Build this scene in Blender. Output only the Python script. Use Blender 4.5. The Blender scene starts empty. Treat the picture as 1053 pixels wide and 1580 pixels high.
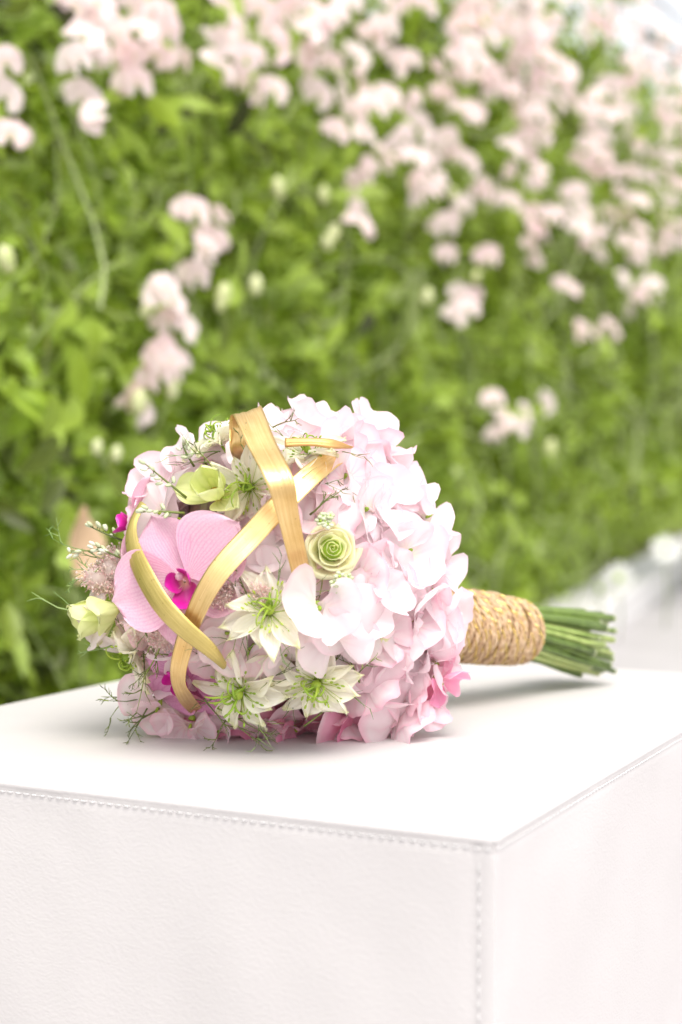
import bpy, math, random
import numpy as np
from mathutils import Vector, Matrix, noise
R = math.radians
rnd = random.Random(11)
sc = bpy.context.scene
C = sc.collection

# ------------------------------------------------------------------ camera, light, exposure
CAM_Z = 0.63
GZ = 0.20                          # height of the paving
FPX = 2400.0                      # focal length in photo pixels
PITCH = math.atan(72 / FPX)
cam_d = bpy.data.cameras.new('camera')
cam = bpy.data.objects.new('camera', cam_d); C.objects.link(cam)
cam_d.sensor_fit = 'VERTICAL'; cam_d.sensor_height = 36.0
cam_d.lens = 36.0 * FPX / 1580
cam_d.clip_start = 0.05; cam_d.clip_end = 400
cam.location = (0, 0, CAM_Z)
cam.rotation_euler = (math.pi / 2 - PITCH, 0, 0)
cam_d.dof.use_dof = True
cam_d.dof.focus_distance = 0.962
cam_d.dof.aperture_fstop = 4.0
cam_d.dof.aperture_blades = 9
sc.camera = cam

world = bpy.data.worlds.new('World'); sc.world = world; world.use_nodes = True
wn = world.node_tree.nodes; wl = world.node_tree.links
bg = wn['Background']
sky = wn.new('ShaderNodeTexSky'); sky.sky_type = 'NISHITA'; sky.sun_disc = False
SUN_EL, SUN_AZ = 61.0, 157.0      # azimuth clockwise from +Y: behind the camera, a little to the right
sky.sun_elevation = R(SUN_EL); sky.sun_rotation = R(SUN_AZ)
sky.air_density = 1.0; sky.dust_density = 3.0; sky.ozone_density = 1.0
hs = wn.new('ShaderNodeHueSaturation'); hs.inputs['Saturation'].default_value = .14   # thin bright overcast
wl.new(sky.outputs[0], hs.inputs['Color']); wl.new(hs.outputs[0], bg.inputs[0]); bg.inputs[1].default_value = 0.15
sun_d = bpy.data.lights.new('sun', 'SUN'); sun_d.energy = 1.15; sun_d.angle = R(40)
sun_d.color = (1.0, 0.93, 0.84)
sun = bpy.data.objects.new('sun', sun_d); C.objects.link(sun)
to_sun = Vector((math.sin(R(SUN_AZ)) * math.cos(R(SUN_EL)), math.cos(R(SUN_AZ)) * math.cos(R(SUN_EL)), math.sin(R(SUN_EL))))
sun.rotation_euler = to_sun.to_track_quat('Z', 'Y').to_euler()
sc.view_settings.view_transform = 'Standard'; sc.view_settings.look = 'None'
sc.view_settings.gamma = 1.0; sc.view_settings.exposure = 1.13
sc.view_settings.use_curve_mapping = False
sc.cycles.use_denoising = True
sc.cycles.max_bounces = 12; sc.cycles.diffuse_bounces = 8; sc.cycles.transmission_bounces = 8

# ------------------------------------------------------------------ helpers
def ray(px, py):
    x = (px - 526.5) / FPX; y = -(py - 790) / FPX
    cp, sp = math.cos(PITCH), math.sin(PITCH)
    return Vector((x, cp + y * sp, -sp + y * cp)).normalized()
CAM = Vector((0, 0, CAM_Z))
def at(px, py, d):
    r = ray(px, py); return CAM + r * (d / r.y)
DC = Vector((-0.036, 1.02, 0.556)); DR = 0.087       # flower dome: centre, radius where blooms root
def on_dome(px, py, lift=0.0):
    """point on the bouquet's dome, lift metres outside the root radius"""
    r = ray(px, py); rad = DR + lift
    oc = CAM - DC; b = r.dot(oc); c = oc.dot(oc) - rad * rad
    disc = b * b - c
    if disc <= 0: return CAM + r * (-b)
    return CAM + r * (-b - math.sqrt(disc))

def tag(o, label=None, cat=None, group=None, kind=None):
    if label: o['label'] = label
    if cat: o['category'] = cat
    if group: o['group'] = group
    if kind: o['kind'] = kind
    return o
def empty(name, loc):
    o = bpy.data.objects.new(name, None); C.objects.link(o); o.location = loc; o.empty_display_size = .02; return o
def add(name, mesh, parent=None, mat=None, mtx=None, loc=None):
    o = bpy.data.objects.new(name, mesh); C.objects.link(o)
    if mat is not None and not mesh.materials: mesh.materials.append(mat)
    if parent is not None: o.parent = parent
    if mtx is not None: o.matrix_local = mtx
    elif loc is not None: o.location = loc
    return o
def use_mat(o, mat):
    """give one object its own material on a shared mesh"""
    o.material_slots[0].link = 'OBJECT'; o.material_slots[0].material = mat
def frame(pos, n, roll=0.0, up=Vector((0, 0, 1))):
    z = Vector(n).normalized(); x = Vector(up).cross(z)
    if x.length < 1e-3: x = Vector((1, 0, 0))
    x.normalize(); y = z.cross(x)
    m = Matrix((x, y, z)).transposed().to_4x4() @ Matrix.Rotation(roll, 4, 'Z')
    m.translation = pos
    return m

class MB:
    def __init__(s): s.v = []; s.f = []; s.a = []
    def grid(s, P, A=None, close=False):
        n, m = len(P), len(P[0]); b = len(s.v)
        for i in range(n):
            for j in range(m):
                s.v.append(tuple(P[i][j])); s.a.append(A[i][j] if A else (j / (m - 1), i / (n - 1), 0))
        for i in range(n - 1):
            for j in range(m - 1 if not close else m):
                k = (j + 1) % m
                s.f.append((b + i * m + j, b + i * m + k, b + (i + 1) * m + k, b + (i + 1) * m + j))
        return s
    def tube(s, pts, rad, sides=5, cap=True, mark=0.0):
        pts = [Vector(p) for p in pts]; n = len(pts)
        if not hasattr(rad, '__len__'): rad = [rad] * n
        ref = None; rows = []
        for i in range(n):
            t = (pts[min(i + 1, n - 1)] - pts[max(i - 1, 0)])
            if t.length < 1e-9: t = Vector((0, 0, 1))
            t.normalize()
            if ref is None: ref = t.orthogonal().normalized()
            ref = (ref - t * ref.dot(t))
            if ref.length < 1e-6: ref = t.orthogonal()
            ref.normalize(); bn = t.cross(ref)
            rows.append([pts[i] + (ref * math.cos(2 * math.pi * k / sides) + bn * math.sin(2 * math.pi * k / sides)) * rad[i] for k in range(sides)])
        b = len(s.v)
        s.grid(rows, [[(k / sides, i / max(1, n - 1), mark) for k in range(sides)] for i in range(n)], close=True)
        if cap:
            s.f.append(tuple(b + k for k in range(sides))[::-1]); e = b + (n - 1) * sides
            s.f.append(tuple(e + k for k in range(sides)))
        return s
    def blob(s, c, r, nu=7, nv=5, sc3=(1, 1, 1), mark=0.0, rot=None):
        rows = []; c = Vector(c)
        for i in range(nv + 1):
            ph = math.pi * i / nv
            row = []
            for j in range(nu):
                th = 2 * math.pi * j / nu
                p = Vector((math.sin(ph) * math.cos(th) * sc3[0], math.sin(ph) * math.sin(th) * sc3[1], math.cos(ph) * sc3[2])) * r
                if rot: p = rot @ p
                row.append(c + p)
            rows.append(row)
        s.grid(rows, [[(j / nu, i / nv, mark) for j in range(nu)] for i in range(nv + 1)], close=True)
        return s
    def mesh(s, name, smooth=True):
        me = bpy.data.meshes.new(name); me.from_pydata(s.v, [], s.f)
        at_ = me.attributes.new('pt', 'FLOAT_VECTOR', 'POINT')
        at_.data.foreach_set('vector', np.array(s.a, dtype=np.float32).ravel())
        if smooth: me.polygons.foreach_set('use_smooth', [True] * len(me.polygons))
        me.update(); return me

# ------------------------------------------------------------------ materials
def new_mat(name):
    m = bpy.data.materials.new(name); m.use_nodes = True
    nt = m.node_tree; nt.nodes.clear(); return m, nt.nodes, nt.links
def node(N, t, **kw):
    n = N.new(t)
    for k, v in kw.items(): setattr(n, k, v)
    return n
def ramp(N, stops, interp='LINEAR'):
    r = N.new('ShaderNodeValToRGB'); r.color_ramp.interpolation = interp
    e = r.color_ramp.elements
    while len(e) < len(stops): e.new(0.5)
    for k, (p, c) in enumerate(stops):
        e[k].position = p; e[k].color = (*c, 1)
    return r
def mixc(N, L, fac, a, b, mode='MIX'):
    m = node(N, 'ShaderNodeMix', data_type='RGBA', blend_type=mode)
    for s, v in ((0, fac), (6, a), (7, b)):
        if isinstance(v, (int, float)): m.inputs[s].default_value = v
        elif isinstance(v, tuple): m.inputs[s].default_value = (*v, 1)
        else: L.new(v, m.inputs[s])
    return m.outputs[2]
def math_(N, L, op, a, b=None, c=None):
    m = node(N, 'ShaderNodeMath', operation=op)
    for i, v in enumerate((a, b, c)):
        if v is None: continue
        if isinstance(v, (int, float)): m.inputs[i].default_value = v
        else: L.new(v, m.inputs[i])
    return m.outputs[0]
def thin_out(N, L, col, trans=.35, rough=.45, bump=None, spec=.35):
    p = node(N, 'ShaderNodeBsdfPrincipled'); p.inputs['Roughness'].default_value = rough
    p.inputs['Specular IOR Level'].default_value = spec
    t = node(N, 'ShaderNodeBsdfTranslucent'); mx = node(N, 'ShaderNodeMixShader'); mx.inputs[0].default_value = trans
    o = node(N, 'ShaderNodeOutputMaterial')
    L.new(col, p.inputs['Base Color']); L.new(col, t.inputs['Color'])
    if bump is not None: L.new(bump, p.inputs['Normal'])
    L.new(p.outputs[0], mx.inputs[1]); L.new(t.outputs[0], mx.inputs[2]); L.new(mx.outputs[0], o.inputs[0])
def pt(N, L):
    a = node(N, 'ShaderNodeAttribute', attribute_name='pt'); s = node(N, 'ShaderNodeSeparateXYZ')
    L.new(a.outputs['Vector'], s.inputs[0]); return s.outputs[0], s.outputs[1], s.outputs[2]
def bumpn(N, L, h, strength=.3, dist=.001):
    b = node(N, 'ShaderNodeBump'); b.inputs['Strength'].default_value = strength; b.inputs['Distance'].default_value = dist
    L.new(h, b.inputs['Height']); return b.outputs[0]

def petal_mat(name, base, mid, edge, var, vein=None, vein_f=26.0, vein_amt=.5, trans=.35, tipcol=None, speck=False, bs=.22):
    """colour runs from the claw (base) to the blade (mid) to the rim (edge); veins fan along the petal"""
    m, N, L = new_mat(name); u, v, e = pt(N, L)
    oi = node(N, 'ShaderNodeObjectInfo')
    r = ramp(N, [(0.0, base), (0.38, mid), (0.86, mid), (1.0, edge)]); L.new(v, r.inputs[0])
    tc = node(N, 'ShaderNodeTexCoord')
    ns = node(N, 'ShaderNodeTexNoise'); ns.inputs['Scale'].default_value = 60; ns.inputs['Detail'].default_value = 3
    L.new(tc.outputs['Object'], ns.inputs['Vector'])
    f = math_(N, L, 'MULTIPLY', math_(N, L, 'ADD', math_(N, L, 'MULTIPLY', oi.outputs['Random'], .9), math_(N, L, 'SUBTRACT', ns.outputs['Fac'], .45)), .8)
    cl = node(N, 'ShaderNodeClamp'); L.new(f, cl.inputs[0])
    col = mixc(N, L, cl.outputs[0], r.outputs[0], var)
    w = math_(N, L, 'SINE', math_(N, L, 'ADD', math_(N, L, 'MULTIPLY', u, vein_f), math_(N, L, 'MULTIPLY', ns.outputs['Fac'], 8.0)))
    w = math_(N, L, 'POWER', math_(N, L, 'MULTIPLY_ADD', w, .5, .5), 3.0)
    if vein:
        fall = math_(N, L, 'SUBTRACT', 1.05, v)
        col = mixc(N, L, math_(N, L, 'MULTIPLY', math_(N, L, 'MULTIPLY', w, fall), vein_amt), col, vein)
    if speck:
        vo = node(N, 'ShaderNodeTexNoise'); vo.inputs['Scale'].default_value = 900; vo.inputs['Detail'].default_value = 1
        L.new(tc.outputs['Object'], vo.inputs['Vector'])
        g = ramp(N, [(.45, (0, 0, 0)), (.7, (1, 1, 1))]); L.new(vo.outputs['Fac'], g.inputs[0])
        col = mixc(N, L, math_(N, L, 'MULTIPLY', g.outputs[0], .25), col, vein)
    if tipcol:
        g = ramp(N, [(.82, (0, 0, 0)), (1, (1, 1, 1))]); L.new(v, g.inputs[0])
        col = mixc(N, L, math_(N, L, 'MULTIPLY', g.outputs[0], .55), col, tipcol)
    thin_out(N, L, col, trans, .42, bumpn(N, L, math_(N, L, 'ADD', w, ns.outputs['Fac']), bs, .0006))
    return m
M = {}
M['pea_pale'] = petal_mat('pea_petal_pale', (.86, .84, .66), (.93, .875, .88), (.91, .70, .76), (.92, .795, .825), vein=(.86, .62, .68), vein_f=20, vein_amt=.28, trans=.5)
M['pea_blush'] = petal_mat('pea_petal_blush', (.88, .80, .64), (.93, .845, .855), (.90, .56, .66), (.92, .72, .775), vein=(.84, .42, .56), vein_f=20, vein_amt=.38, trans=.5)
M['pea_deep'] = petal_mat('pea_petal_deep', (.86, .74, .62), (.88, .50, .60), (.90, .72, .74), (.84, .28, .48), vein=(.80, .2, .44), vein_f=18, vein_amt=.5, trans=.45)
M['orchid'] = petal_mat('orchid_petal', (.90, .72, .78), (.885, .61, .71), (.93, .83, .82), (.87, .52, .66), vein=(.68, .20, .44), vein_f=64, vein_amt=.55, trans=.35, speck=True, bs=.08)
M['orchid_dark'] = petal_mat('orchid_petal_dark', (.66, .25, .45), (.70, .36, .54), (.80, .55, .66), (.60, .22, .44), vein=(.48, .08, .3), vein_f=30, vein_amt=.7, trans=.2, speck=True)
M['lime'] = petal_mat('lime_petal', (.76, .82, .22), (.82, .86, .42), (.86, .88, .58), (.80, .84, .42), vein=(.5, .62, .12), vein_f=16, vein_amt=.45)
M['rose'] = petal_mat('rose_petal', (.80, .86, .38), (.88, .90, .54), (.85, .86, .66), (.84, .82, .55), vein=(.7, .76, .35), vein_f=18, vein_amt=.15, trans=.5)
M['nigella'] = petal_mat('nigella_petal', (.90, .87, .74), (.93, .90, .76), (.93, .90, .68), (.93, .91, .82), vein=(.74, .74, .42), vein_f=22, vein_amt=.35, tipcol=(.76, .78, .36), trans=.45)
M['bg_pea'] = petal_mat('hedge_blossom', (.88, .80, .58), (.92, .75, .755), (.90, .62, .67), (.93, .84, .82), trans=.5)
M['bg_bud'] = petal_mat('hedge_bud', (.45, .55, .15), (.72, .74, .42), (.78, .78, .5), (.75, .76, .5), trans=.3)
M['daisy'] = petal_mat('daisy_petal', (.80, .80, .76), (.83, .83, .81), (.83, .83, .81), (.82, .82, .8), trans=.3)

def green_mat(name, stops, trans=.25, rough=.45, scale=40, spec=.4, rand=.7):
    m, N, L = new_mat(name); u, v, e = pt(N, L)
    oi = node(N, 'ShaderNodeObjectInfo'); tc = node(N, 'ShaderNodeTexCoord')
    ns = node(N, 'ShaderNodeTexNoise'); ns.inputs['Scale'].default_value = scale; ns.inputs['Detail'].default_value = 4
    L.new(tc.outputs['Object'], ns.inputs['Vector'])
    f = math_(N, L, 'FRACT', math_(N, L, 'ADD', e, math_(N, L, 'MULTIPLY', oi.outputs['Random'], rand)))
    f = math_(N, L, 'ADD', math_(N, L, 'MULTIPLY', f, .8), math_(N, L, 'MULTIPLY', math_(N, L, 'SUBTRACT', ns.outputs['Fac'], .4), .6))
    r = ramp(N, stops); L.new(f, r.inputs[0])
    thin_out(N, L, r.outputs[0], trans, rough, bumpn(N, L, ns.outputs['Fac'], .3, .001), spec)
    return m
M['stem'] = green_mat('cut_stem', [(0, (.06, .10, .015)), (.5, (.17, .25, .045)), (.85, (.36, .44, .14)), (1, (.42, .36, .08))], trans=.0, rough=.4, scale=120)
M['style'] = green_mat('flower_style', [(0, (.22, .36, .03)), (1, (.48, .60, .07))], trans=.15, scale=200)
nt_ = M['stem'].node_tree; N_, L_2 = nt_.nodes, nt_.links; u_, v_, e_ = pt(N_, L_2); g_r = ramp(N_, [(.985, (0, 0, 0)), (1, (1, 1, 1))]); L_2.new(v_, g_r.inputs[0])
pb = [n for n in N_ if n.type == 'BSDF_PRINCIPLED'][0]; L_2.new(mixc(N_, L_2, g_r.outputs[0], pb.inputs['Base Color'].links[0].from_socket, (.62, .66, .40)), pb.inputs['Base Color'])
M['thread'] = green_mat('thread_leaf', [(0, (.07, .10, .02)), (.6, (.16, .20, .045)), (1, (.32, .38, .10))], trans=.1, scale=90)
M['thread_light'] = green_mat('thread_leaf_light', [(0, (.10, .20, .04)), (1, (.34, .46, .16))], trans=.15, scale=90)
M['bud'] = green_mat('white_bud', [(0, (.55, .62, .35)), (1, (.82, .82, .72))], trans=.2, scale=300)
M['astilbe'] = green_mat('pink_fluff', [(0, (.92, .66, .66)), (.5, (.93, .82, .80)), (1, (.93, .90, .78))], trans=.68, scale=400)
M['core'] = green_mat('gap_shade_greens', [(0, (.05, .035, .015)), (.5, (.12, .06, .04)), (1, (.10, .12, .04))], trans=0, scale=90)  # dark tones paint the shade in the gaps between blooms
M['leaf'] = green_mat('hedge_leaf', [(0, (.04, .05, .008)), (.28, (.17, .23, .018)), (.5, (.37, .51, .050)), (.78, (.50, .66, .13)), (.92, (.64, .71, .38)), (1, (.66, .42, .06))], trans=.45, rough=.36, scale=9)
M['vine'] = green_mat('hedge_vine', [(0, (.18, .23, .06)), (1, (.48, .56, .26))], trans=.1, scale=30)
M['yellow'] = green_mat('pollen', [(0, (.65, .35, .03)), (1, (.80, .55, .05))], trans=0, scale=300)
M['dry'] = green_mat('dry_leaf', [(0, (.55, .36, .22)), (1, (.72, .52, .35))], trans=.3, scale=20)
M['wood'] = green_mat('bark', [(0, (.08, .05, .05)), (1, (.16, .12, .11))], trans=0, scale=40)

def lip_mat():
    m, N, L = new_mat('orchid_lip'); u, v, e = pt(N, L)
    r = ramp(N, [(0, (.75, .55, .35)), (.25, (.50, .05, .24)), (.6, (.50, .010, .25)), (.93, (.62, .03, .36)), (1, (.80, .35, .60))]); L.new(v, r.inputs[0])
    thin_out(N, L, r.outputs[0], .15, .3); return m
M['lip'] = lip_mat()

def gold_mat(name, c1, c2, metal=.75, rough=.38):
    m, N, L = new_mat(name); u, v, e = pt(N, L)
    tc = node(N, 'ShaderNodeTexCoord')
    cb = node(N, 'ShaderNodeCombineXYZ'); L.new(math_(N, L, 'MULTIPLY', u, 22.0), cb.inputs[0]); L.new(math_(N, L, 'MULTIPLY', v, 1.6), cb.inputs[1])
    st = node(N, 'ShaderNodeTexNoise'); st.inputs['Scale'].default_value = 1; st.inputs['Detail'].default_value = 4; L.new(cb.outputs[0], st.inputs['Vector'])
    ns = node(N, 'ShaderNodeTexNoise'); ns.inputs['Scale'].default_value = 55; ns.inputs['Detail'].default_value = 6; L.new(tc.outputs['Object'], ns.inputs['Vector'])
    f = math_(N, L, 'MULTIPLY_ADD', st.outputs['Fac'], .6, math_(N, L, 'MULTIPLY', ns.outputs['Fac'], .5))
    r = ramp(N, [(.30, c1), (.78, c2)]); L.new(f, r.inputs[0])
    # small worn specks where the paint has rubbed off
    sp = node(N, 'ShaderNodeTexNoise'); sp.inputs['Scale'].default_value = 380; sp.inputs['Detail'].default_value = 2; L.new(tc.outputs['Object'], sp.inputs['Vector'])
    g = ramp(N, [(.70, (0, 0, 0)), (.74, (1, 1, 1))]); L.new(sp.outputs['Fac'], g.inputs[0])
    col = mixc(N, L, math_(N, L, 'MULTIPLY', g.outputs[0], .6), r.outputs[0], (.20, .12, .03))
    p = node(N, 'ShaderNodeBsdfPrincipled'); p.inputs['Metallic'].default_value = metal; p.inputs['Roughness'].default_value = rough
    L.new(col, p.inputs['Base Color'])
    L.new(bumpn(N, L, f, .5, .0008), p.inputs['Normal'])
    o = node(N, 'ShaderNodeOutputMaterial'); L.new(p.outputs[0], o.inputs[0]); return m
M['gold'] = gold_mat('gold_painted_leaf', (.60, .36, .11), (.88, .66, .32), metal=.88, rough=.34)
M['gold_olive'] = gold_mat('olive_gold_leaf', (.42, .32, .08), (.68, .54, .20), metal=.6)
M['gold_brown'] = gold_mat('bronze_leaf', (.50, .26, .08), (.72, .45, .18), metal=.6)
M['glitter'] = gold_mat('gold_thread', (.85, .58, .12), (.95, .80, .35), metal=.9, rough=.22)

def twine_mat():
    m, N, L = new_mat('twine'); tc = node(N, 'ShaderNodeTexCoord')
    ns = node(N, 'ShaderNodeTexNoise'); ns.inputs['Scale'].default_value = 260; ns.inputs['Detail'].default_value = 5; L.new(tc.outputs['Object'], ns.inputs['Vector'])
    r = ramp(N, [(.3, (.32, .19, .10)), (.5, (.50, .34, .20)), (.72, (.66, .50, .33))]); L.new(ns.outputs['Fac'], r.inputs[0])
    p = node(N, 'ShaderNodeBsdfPrincipled'); p.inputs['Roughness'].default_value = .8
    L.new(r.outputs[0], p.inputs['Base Color']); L.new(bumpn(N, L, ns.outputs['Fac'], .8, .001), p.inputs['Normal'])
    o = node(N, 'ShaderNodeOutputMaterial'); L.new(p.outputs[0], o.inputs[0]); return m
M['twine'] = twine_mat()

def leather_mat():
    m, N, L = new_mat('white_leather'); tc = node(N, 'ShaderNodeTexCoord')
    vo = node(N, 'ShaderNodeTexVoronoi', feature='SMOOTH_F1'); vo.inputs['Scale'].default_value = 620
    dn = node(N, 'ShaderNodeTexNoise'); dn.inputs['Scale'].default_value = 45; dn.inputs['Detail'].default_value = 3
    L.new(tc.outputs['Object'], dn.inputs['Vector'])
    ad = node(N, 'ShaderNodeVectorMath', operation='MULTIPLY_ADD'); L.new(dn.outputs['Color'], ad.inputs[0]); ad.inputs[1].default_value = (.012,) * 3; L.new(tc.outputs['Object'], ad.inputs[2])
    mp = node(N, 'ShaderNodeMapping'); mp.inputs['Scale'].default_value = (.55, .55, 1.15); L.new(ad.outputs[0], mp.inputs[0]); L.new(mp.outputs[0], vo.inputs['Vector'])
    big = node(N, 'ShaderNodeTexNoise'); big.inputs['Scale'].default_value = 9; big.inputs['Detail'].default_value = 3; L.new(tc.outputs['Object'], big.inputs['Vector'])
    r = ramp(N, [(.3, (.53, .505, .50)), (.7, (.555, .53, .525))]); L.new(big.outputs['Fac'], r.inputs[0])
    h = math_(N, L, 'MULTIPLY_ADD', dn.outputs['Fac'], .9, vo.outputs['Distance'])
    p = node(N, 'ShaderNodeBsdfPrincipled'); p.inputs['Roughness'].default_value = .55; p.inputs['Specular IOR Level'].default_value = .3
    L.new(r.outputs[0], p.inputs['Base Color']); L.new(bumpn(N, L, h, .15, .0009), p.inputs['Normal'])
    o = node(N, 'ShaderNodeOutputMaterial'); L.new(p.outputs[0], o.inputs[0]); return m
M['leather'] = leather_mat()
def plain_mat(name, c1, c2, scale, rough=.8, bump=.3, bd=.004):
    m, N, L = new_mat(name); tc = node(N, 'ShaderNodeTexCoord')
    ns = node(N, 'ShaderNodeTexNoise'); ns.inputs['Scale'].default_value = scale; ns.inputs['Detail'].default_value = 8; L.new(tc.outputs['Object'], ns.inputs['Vector'])
    r = ramp(N, [(.3, c1), (.7, c2)]); L.new(ns.outputs['Fac'], r.inputs[0])
    p = node(N, 'ShaderNodeBsdfPrincipled'); p.inputs['Roughness'].default_value = rough
    L.new(r.outputs[0], p.inputs['Base Color']); L.new(bumpn(N, L, ns.outputs['Fac'], bump, bd), p.inputs['Normal'])
    o = node(N, 'ShaderNodeOutputMaterial'); L.new(p.outputs[0], o.inputs[0]); return m
M['thread_white'] = plain_mat('stitch_thread', (.56, .55, .55), (.60, .59, .59), 300)
M['paving'] = plain_mat('pale_paving', (.37, .35, .36), (.43, .41, .42), 6)
M['render'] = plain_mat('white_wall', (.58, .565, .56), (.64, .62, .615), 4)
M['soil'] = plain_mat('soil', (.05, .035, .02), (.10, .07, .045), 14)

# ------------------------------------------------------------------ the setting
g = MB(); g.grid([[(-150, -150, GZ), (150, -150, GZ)], [(-150, 150, GZ), (150, 150, GZ)]])
tag(add('ground', g.mesh('ground', False), mat=M['paving']), kind='structure')

HD = Vector((.514, .858, 0)).normalized()            # direction the hedge runs
HN = Vector((HD.y, -HD.x, 0))                        # towards the camera side
H0 = Vector((0, 2.845, 0))
def hedge_hit(px, py, off=0.0):
    r = ray(px, py); p0 = H0 + HN * off
    return CAM + r * ((p0 - CAM).dot(HN) / r.dot(HN))
def hed(s, w, z): return H0 + HD * s + HN * w + Vector((0, 0, z))

def prism(poly, s0, s1):
    """sweep a (w, z) outline along the hedge line"""
    b = MB(); n = len(poly)
    b.v = [tuple(hed(s0, w, z)) for w, z in poly] + [tuple(hed(s1, w, z)) for w, z in poly]
    b.f = [(k, (k + 1) % n, n + (k + 1) % n, n + k) for k in range(n)] + [tuple(range(n))[::-1], tuple(range(n, 2 * n))]
    b.a = [(0, 0, 0)] * (2 * n); return b
KX = lambda y: .717 + .31 * (y - 4.02)               # line of the white kerb on the paving
KD = Vector((.31, 1, 0)).normalized(); KN = Vector((KD.y, -KD.x, 0)); K0 = Vector((KX(3.0), 3.0, 0))
def kp(poly, s0, s1, org=Vector((0, 0, 0))):
    b = MB(); n = len(poly)
    b.v = [tuple(K0 + KD * q + KN * w + Vector((0, 0, z)) - org) for q in (s0, s1) for w, z in poly]
    b.f = [(k, (k + 1) % n, n + (k + 1) % n, n + k) for k in range(n)] + [tuple(range(n))[::-1], tuple(range(n, 2 * n))]
    b.a = [(0, 0, 0)] * (2 * n); return b
wall = tag(empty('garden_kerb', K0 + Vector((0, 0, GZ))), 'low white kerb between the pale paving and the flowering hedge', 'kerb')
for k in range(14):
    add('kerb_stone', kp([(-.16, GZ - .02), (.0, GZ - .02), (.0, GZ + .078), (-.008, GZ + .086), (-.15, GZ + .086), (-.16, GZ + .078)], k * .8, k * .8 + .792, wall.location).mesh('kerb_stone', False), wall, M['render'])
tag(add('soil_bed', kp([(-3.5, GZ - .1), (-.161, GZ - .1), (-.161, GZ + .04), (-3.5, GZ + .04)], -1.2, 11).mesh('soil_bed', False), mat=M['soil']), kind='structure')

# ------------------------------------------------------------------ hedge of climbing sweet peas
hedge = tag(empty('flowering_hedge', hed(0, 0, .25)), 'tall hedge of climbing sweet peas covered with soft pink blossoms behind the white pouf', 'hedge')
hinv = Matrix.Translation(-hedge.location)
def leaf_grid(L_, W_, bend, fold):
    P, A = [], []
    for i in range(5):
        v = i / 4; w = W_ * math.sin(math.pi * min(1, v * .92 + .05)) ** .8
        row = []
        for j in range(3):
            u = j - 1; row.append(Vector((u * w * .5, v * L_, -bend * v * v * L_ + fold * abs(u) * w)))
        P.append(row); A.append([((j), v, 0) for j in range(3)])
    return P, A
# mass of leaves
rs = np.random.RandomState(5)
def leaf_mass(n, s0, s1, z0, z1, size, thick, name, org=None, hd=None, hn=None, low=True):
    P, _ = leaf_grid(1, .5, .25, .25)
    base = np.array([[tuple(p) for p in row] for row in P]).reshape(-1, 3)      # 15 verts
    fs = []
    for i in range(4):
        for j in range(2): fs.append((i * 3 + j, i * 3 + j + 1, (i + 1) * 3 + j + 1, (i + 1) * 3 + j))
    fs = np.array(fs)
    s = rs.uniform(s0, s1, n); z = rs.uniform(z0, z1, n); w = -np.abs(rs.normal(0, 1, n)) * thick
    # lumpy surface so that there are hollows and swells
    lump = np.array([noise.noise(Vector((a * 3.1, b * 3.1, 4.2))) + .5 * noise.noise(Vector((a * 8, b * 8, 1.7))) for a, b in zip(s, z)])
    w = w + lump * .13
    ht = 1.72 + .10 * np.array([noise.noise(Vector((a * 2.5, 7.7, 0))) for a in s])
    org = np.array(H0) if org is None else org; hd = np.array(HD) if hd is None else hd; hn = np.array(HN) if hn is None else hn
    X = org[0] + s * hd[0] + w * hn[0]; Y = org[1] + s * hd[1] + w * hn[1]
    keep = z < ht
    if low: keep &= ~((z < .50 + lump * .06) & (X > .717 + .31 * (Y - 4.02) - .14) & (Y > 3.2))
    s, z, w, lump = s[keep], z[keep], w[keep], lump[keep]; n = len(s)
    pos = org[None] + s[:, None] * hd + w[:, None] * hn; pos[:, 2] = z
    nrm = rs.normal(0, .75, (n, 3)) + hn * .75 + np.array([0, 0, .45]); nrm /= np.linalg.norm(nrm, axis=1)[:, None]
    d = rs.normal(0, 1, (n, 3)) + np.array([0, 0, -.15]); d -= (d * nrm).sum(1)[:, None] * nrm; d /= np.linalg.norm(d, axis=1)[:, None]
    x = np.cross(d, nrm); sz = rs.uniform(size * .6, size * 1.4, n); wd = rs.uniform(.55, 1.25, n)
    V = (x[:, None, :] * (base[None, :, 0:1] * wd[:, None, None]) + d[:, None, :] * base[None, :, 1:2] + nrm[:, None, :] * base[None, :, 2:3]) * sz[:, None, None] + pos[:, None, :]
    F = (fs[None] + (np.arange(n) * 15)[:, None, None]).reshape(-1, 4)
    me = bpy.data.meshes.new(name); V = V.reshape(-1, 3)
    me.vertices.add(len(V)); me.vertices.foreach_set('co', V.astype(np.float32).ravel())
    me.loops.add(F.size); me.loops.foreach_set('vertex_index', F.astype(np.int32).ravel())
    me.polygons.add(len(F)); me.polygons.foreach_set('loop_start', np.arange(0, F.size, 4, dtype=np.int32))
    me.polygons.foreach_set('use_smooth', np.ones(len(F), dtype=bool))
    a = me.attributes.new('pt', 'FLOAT_VECTOR', 'POINT')
    patch = np.array([noise.noise(Vector((a * 4.5, b * 4.5, 9.1))) for a, b in zip(s, z)])
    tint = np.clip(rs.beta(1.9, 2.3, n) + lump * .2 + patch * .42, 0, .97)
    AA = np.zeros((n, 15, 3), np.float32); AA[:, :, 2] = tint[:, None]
    a.data.foreach_set('vector', AA.ravel()); me.update(); me.validate()
    return me
M['leaf_mass'] = M['leaf'].copy()
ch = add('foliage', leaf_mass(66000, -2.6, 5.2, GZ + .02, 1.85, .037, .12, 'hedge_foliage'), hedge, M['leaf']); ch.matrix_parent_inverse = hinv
tag(ch, kind='stuff')
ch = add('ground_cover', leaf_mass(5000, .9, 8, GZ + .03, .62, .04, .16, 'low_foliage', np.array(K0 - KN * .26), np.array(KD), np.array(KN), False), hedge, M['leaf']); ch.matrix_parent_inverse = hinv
tag(ch, kind='stuff')
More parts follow.
